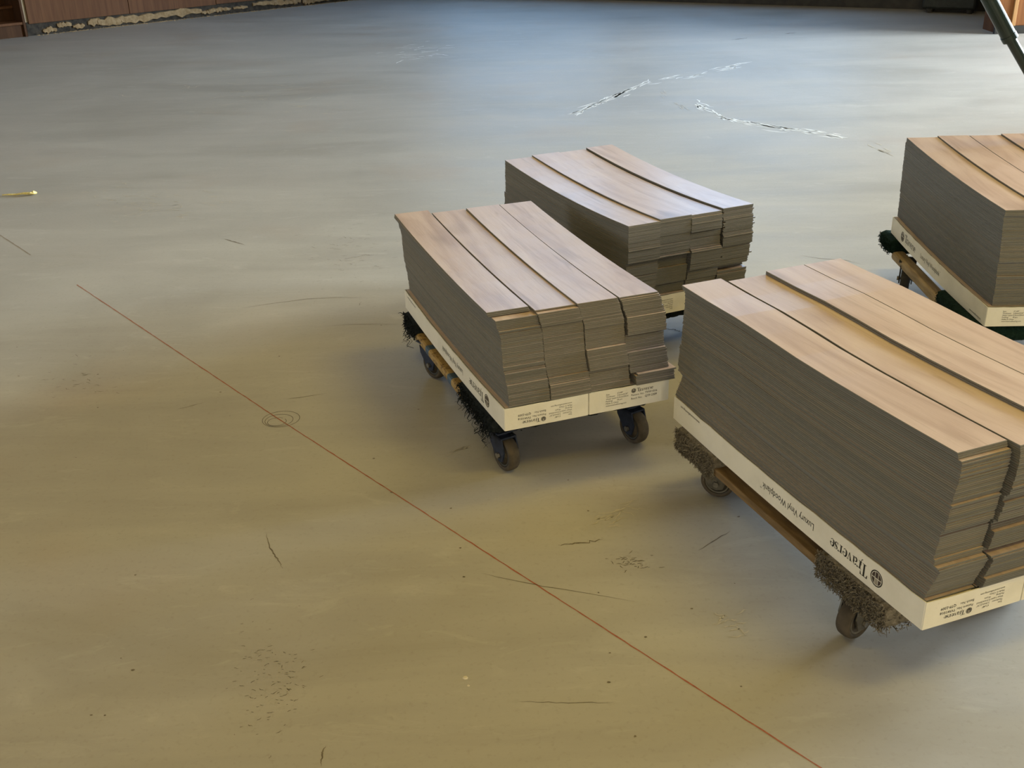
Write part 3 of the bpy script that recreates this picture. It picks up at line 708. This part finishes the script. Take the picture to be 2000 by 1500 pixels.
# ------------------------------------------------------------------ black case on the floor by the far wall
p0 = F(1798, 25); p1 = F(1912, 29); dv = (p1-p0); ln = dv.length
e = empty('equipment_case', p0, math.atan2(dv.y, dv.x), 'low black case standing on the floor against the far wall', 'case')
m = MB(); m.box(0, ln*.92, .02, .27, .05, .46, bev=.03); m.obj('case_body', 'black_case', e)
m = MB(); m.box(-.01, ln*.93, .01, .28, .40, .52, bev=.03); m.obj('lid', 'black_case', e)
for (x, y) in ((.1, .06), (ln*.82, .06), (.1, .23), (ln*.82, .23)):
    m = MB(); m.lathe([(0, .035), (.055, .045)], 12, 'z', 0, (x, y, 0)); m.obj('foot', 'black_rubber', e)
m = MB(); m.tube([(ln*.35, -.005, .26), (ln*.37, -.03, .24), (ln*.55, -.03, .24), (ln*.57, -.005, .26)], .012, 8); m.obj('handle', 'black_rubber', e)

# ------------------------------------------------------------------ marks on the concrete
def stripe(name, mat, pix, w, parent=floor, z=.0005, jit=0.0, seed=1, sub=1, label=None, taper=False):
    r = random.Random(seed); pts = [F(*p) for p in pix]; P = []
    for a, c in zip(pts, pts[1:]):
        for k in range(sub): P.append(a.lerp(c, k/sub))
    P.append(pts[-1]); q = [(p.x+r.uniform(-jit, jit), p.y+r.uniform(-jit, jit)) for p in P]; n = len(q)
    ws = [w*(1 if not taper else max(.12, math.sin(math.pi*(i+.3)/(n-.4))))*r.uniform(.7, 1.25) for i in range(n)]
    v, f = ribbon(q, ws); o = link(name, mesh(name, [(x, y, z) for x, y in v], f, (mat,)), parent)
    if label: o['label'] = label
    return o
stripe('chalk_line', 'faint_chalk', [(-40, 433), (60, 498)], .006, sub=30, jit=.0006, label='faint far end of the snapped chalk line')
stripe('chalk_line', 'red_chalk', [(150, 556), (545, 819), (1605, 1501), (1800, 1626)], .0042, sub=90, jit=.0007, seed=2, label='thin red snapped chalk line across the concrete')
c0 = F(545, 821); per = F(590, 821)-c0
for k, (rx, off, a0, a1) in enumerate(((.068, (.006, .01), 215, 575), (.051, (.0, .0), 0, 360), (.034, (-.006, -.012), 60, 400))):
    pts = [(c0.x+off[0]+rx*1.05*math.cos(math.radians(a0+(a1-a0)*i/48)), c0.y+off[1]+rx*1.0*math.sin(math.radians(a0+(a1-a0)*i/48))) for i in range(49)]
    v, f = ribbon(pts, .0019); o = link('pencil_circle', mesh('pencil_circle', [(x, y, .0007) for x, y in v], f, ('pencil_lead',)), floor)
def curve_scratch(pix, w, seed, mat='scratch_dark', name='scratch', jit=.002): return stripe(name, mat, pix, w, jit=jit, seed=seed, sub=8, taper=True)
curve_scratch([(470, 602), (530, 593), (600, 584), (660, 581), (715, 582)], .003, 3, jit=.0006)
curve_scratch([(615, 638), (680, 634), (740, 633), (790, 634)], .002, 4, jit=.0006)
curve_scratch([(438, 467), (478, 478)], .008, 5)
curve_scratch([(520, 1042), (527, 1070), (542, 1092), (552, 1110)], .004, 6)
curve_scratch([(637, 1456), (629, 1472), (627, 1496)], .004, 7)
curve_scratch([(345, 800), (400, 786)], .003, 8); curve_scratch([(560, 810-30), (640, 768)], .0025, 9)
curve_scratch([(1010, 1370), (1110, 1373), (1200, 1372)], .002, 10); curve_scratch([(1365, 1075), (1425, 1038)], .004, 11)
curve_scratch([(1090, 1065), (1130, 1062), (1180, 1053)], .006, 12, jit=.006); curve_scratch([(940, 1120), (1060, 1145), (1240, 1175)], .0025, 13)
curve_scratch([(1430, 78), (1460, 74)], .03, 14, jit=.01); curve_scratch([(1530, 66), (1555, 64)], .03, 15, jit=.01)
curve_scratch([(1560, 498), (1600, 505), (1650, 508), (1690, 518)], .004, 16); curve_scratch([(1340, 490-20), (1350, 478)], .003, 17)
curve_scratch([(1295, 640), (1320, 645), (1335, 650)], .006, 18, jit=.008)
r = random.Random(21)
def patch(cx, cy, sx, sy, n, lmin, lmax, w, mat, seed, name):
    """cluster of fine nicks in the cement skin: one mark"""
    r = random.Random(seed); m = MB()
    for k in range(n):
        px, py = r.gauss(cx, sx), r.gauss(cy, sy); p = F(px, py); a = r.gauss(.1, .5); ln = r.uniform(lmin, lmax)
        pts = [(p.x+ln*(i/4-.5)*math.cos(a)+r.uniform(-1, 1)*ln*.12, p.y+ln*(i/4-.5)*math.sin(a)+r.uniform(-1, 1)*ln*.12) for i in range(5)]
        v, f = ribbon(pts, [w*.3, w, w*1.1, w*.8, w*.2]); m.add([(x, y, .0006) for x, y in v], f)
    return m.obj(name, mat, floor)
patch(525, 1330, 38, 50, 110, .004, .016, .0014, 'scratch_dark', 31, 'pitted_patch')
patch(680, 500, 45, 28, 60, .008, .05, .0018, 'scratch_dark', 32, 'pitted_patch')
patch(1235, 1098, 22, 10, 34, .006, .022, .002, 'scratch_dark', 33, 'pitted_patch')
patch(300, 395, 60, 14, 60, .02, .10, .006, 'pale_scuff', 34, 'pale_scuff_patch')
patch(160, 740, 40, 25, 26, .01, .04, .002, 'scratch_dark', 35, 'pitted_patch')
patch(820, 100, 30, 8, 26, .05, .25, .012, 'dust_white', 36, 'pale_scuff_patch')
patch(480, 180, 120, 40, 40, .06, .3, .012, 'pale_scuff', 37, 'pale_scuff_patch')
patch(1200, 1010, 25, 10, 16, .02, .06, .004, 'pale_scuff', 38, 'pale_scuff_patch')
patch(1430, 1215, 22, 14, 14, .01, .05, .004, 'pale_scuff', 39, 'pale_scuff_patch')
for k in range(46):                              # loose dark flecks pressed into the concrete
    px, py = r.uniform(20, 1500), r.uniform(330, 1480); p = F(px, py); s_ = r.uniform(.0025, .006)
    n = 6; v = [(p.x+s_*r.uniform(.5, 1.2)*math.cos(6.28*i/n), p.y+s_*r.uniform(.4, .9)*math.sin(6.28*i/n), .0006) for i in range(n)]
    link('dark_fleck', mesh('dark_fleck', v, [tuple(range(n))], ('scratch_dark',)), floor)
def dusty_streak(pix, n, spread, lmin, lmax, w, seed, mat='dust_white'):
    r = random.Random(seed); m = MB()
    for k in range(n):
        f_ = r.random()*(len(pix)-1); i = min(int(f_), len(pix)-2); t_ = f_-i
        px = pix[i][0]+(pix[i+1][0]-pix[i][0])*t_; py = pix[i][1]+(pix[i+1][1]-pix[i][1])*t_+r.gauss(0, spread)
        p = F(px, py); q_ = F(px+(pix[i+1][0]-pix[i][0])*.02, py+(pix[i+1][1]-pix[i][1])*.02); a = math.atan2(q_.y-p.y, q_.x-p.x)+r.gauss(0, .12); ln = r.uniform(lmin, lmax)
        pts = [(p.x+ln*(j/4-.5)*math.cos(a)+r.uniform(-1, 1)*ln*.05, p.y+ln*(j/4-.5)*math.sin(a)+r.uniform(-1, 1)*ln*.05) for j in range(5)]
        v, f = ribbon(pts, [w*.2, w, w*1.2, w*.9, w*.2]); m.add([(x, y, .0008) for x, y in v], f)
    return m.obj('chalky_scuff', mat, floor)
dusty_streak([(1125, 220), (1200, 188), (1270, 160), (1460, 125)], 70, 2.6, .08, .34, .014, 41)
dusty_streak([(1360, 205), (1420, 232), (1500, 246), (1560, 255), (1640, 268)], 70, 2.4, .06, .26, .013, 42)
dusty_streak([(1290, 180), (1330, 205), (1345, 218)], 12, 4, .06, .16, .008, 43, 'pale_scuff')
dusty_streak([(1700, 285), (1740, 300)], 8, 5, .06, .18, .010, 44, 'pale_scuff')
dusty_streak([(880, 885), (920, 872)], 10, 3, .02, .06, .003, 45, 'pale_scuff')
dusty_streak([(1160, 1015), (1235, 985)], 10, 3, .02, .07, .004, 46, 'pale_scuff')

# ------------------------------------------------------------------ small litter
p = F(38, 382); m = MB(); r = random.Random(9)
pts = [(-.115, .004, .006), (-.07, -.006, .010), (-.02, .005, .007), (.03, -.002, .014), (.075, .008, .010), (.10, .0, .018), (.112, .014, .012)]
m.tube(pts, [.004, .006, .006, .008, .010, .014, .007], 7)
m.tube([(.06, .0, .012), (.085, -.016, .02), (.11, -.006, .01)], [.005, .008, .004], 6)
m.obj('plastic_scrap', 'yellow_scrap', None, loc=p, label='crumpled pale yellow scrap lying on the concrete at far left', category='scrap')
for q, (px, py, s_, lab) in enumerate(((909, 1324, .008, 'small off-white chip on the concrete left of the chalk line'), (915, 1339, .004, 'tiny off-white crumb beside the larger chip on the concrete'))):
    m = MB(); n = 7; a = [(s_*r.uniform(.7, 1.2)*math.cos(6.28*i/n), s_*r.uniform(.6, 1.1)*math.sin(6.28*i/n)) for i in range(n)]
    m.add([(x, y, 0) for x, y in a]+[(x*.7, y*.7, s_*.35) for x, y in a], [tuple(range(n-1, -1, -1)), tuple(range(n, 2*n))]+[(i, (i+1) % n, n+(i+1) % n, n+i) for i in range(n)])
    m.obj('plaster_chip', 'white_chip', None, loc=F(px, py), label=lab, category='chip')
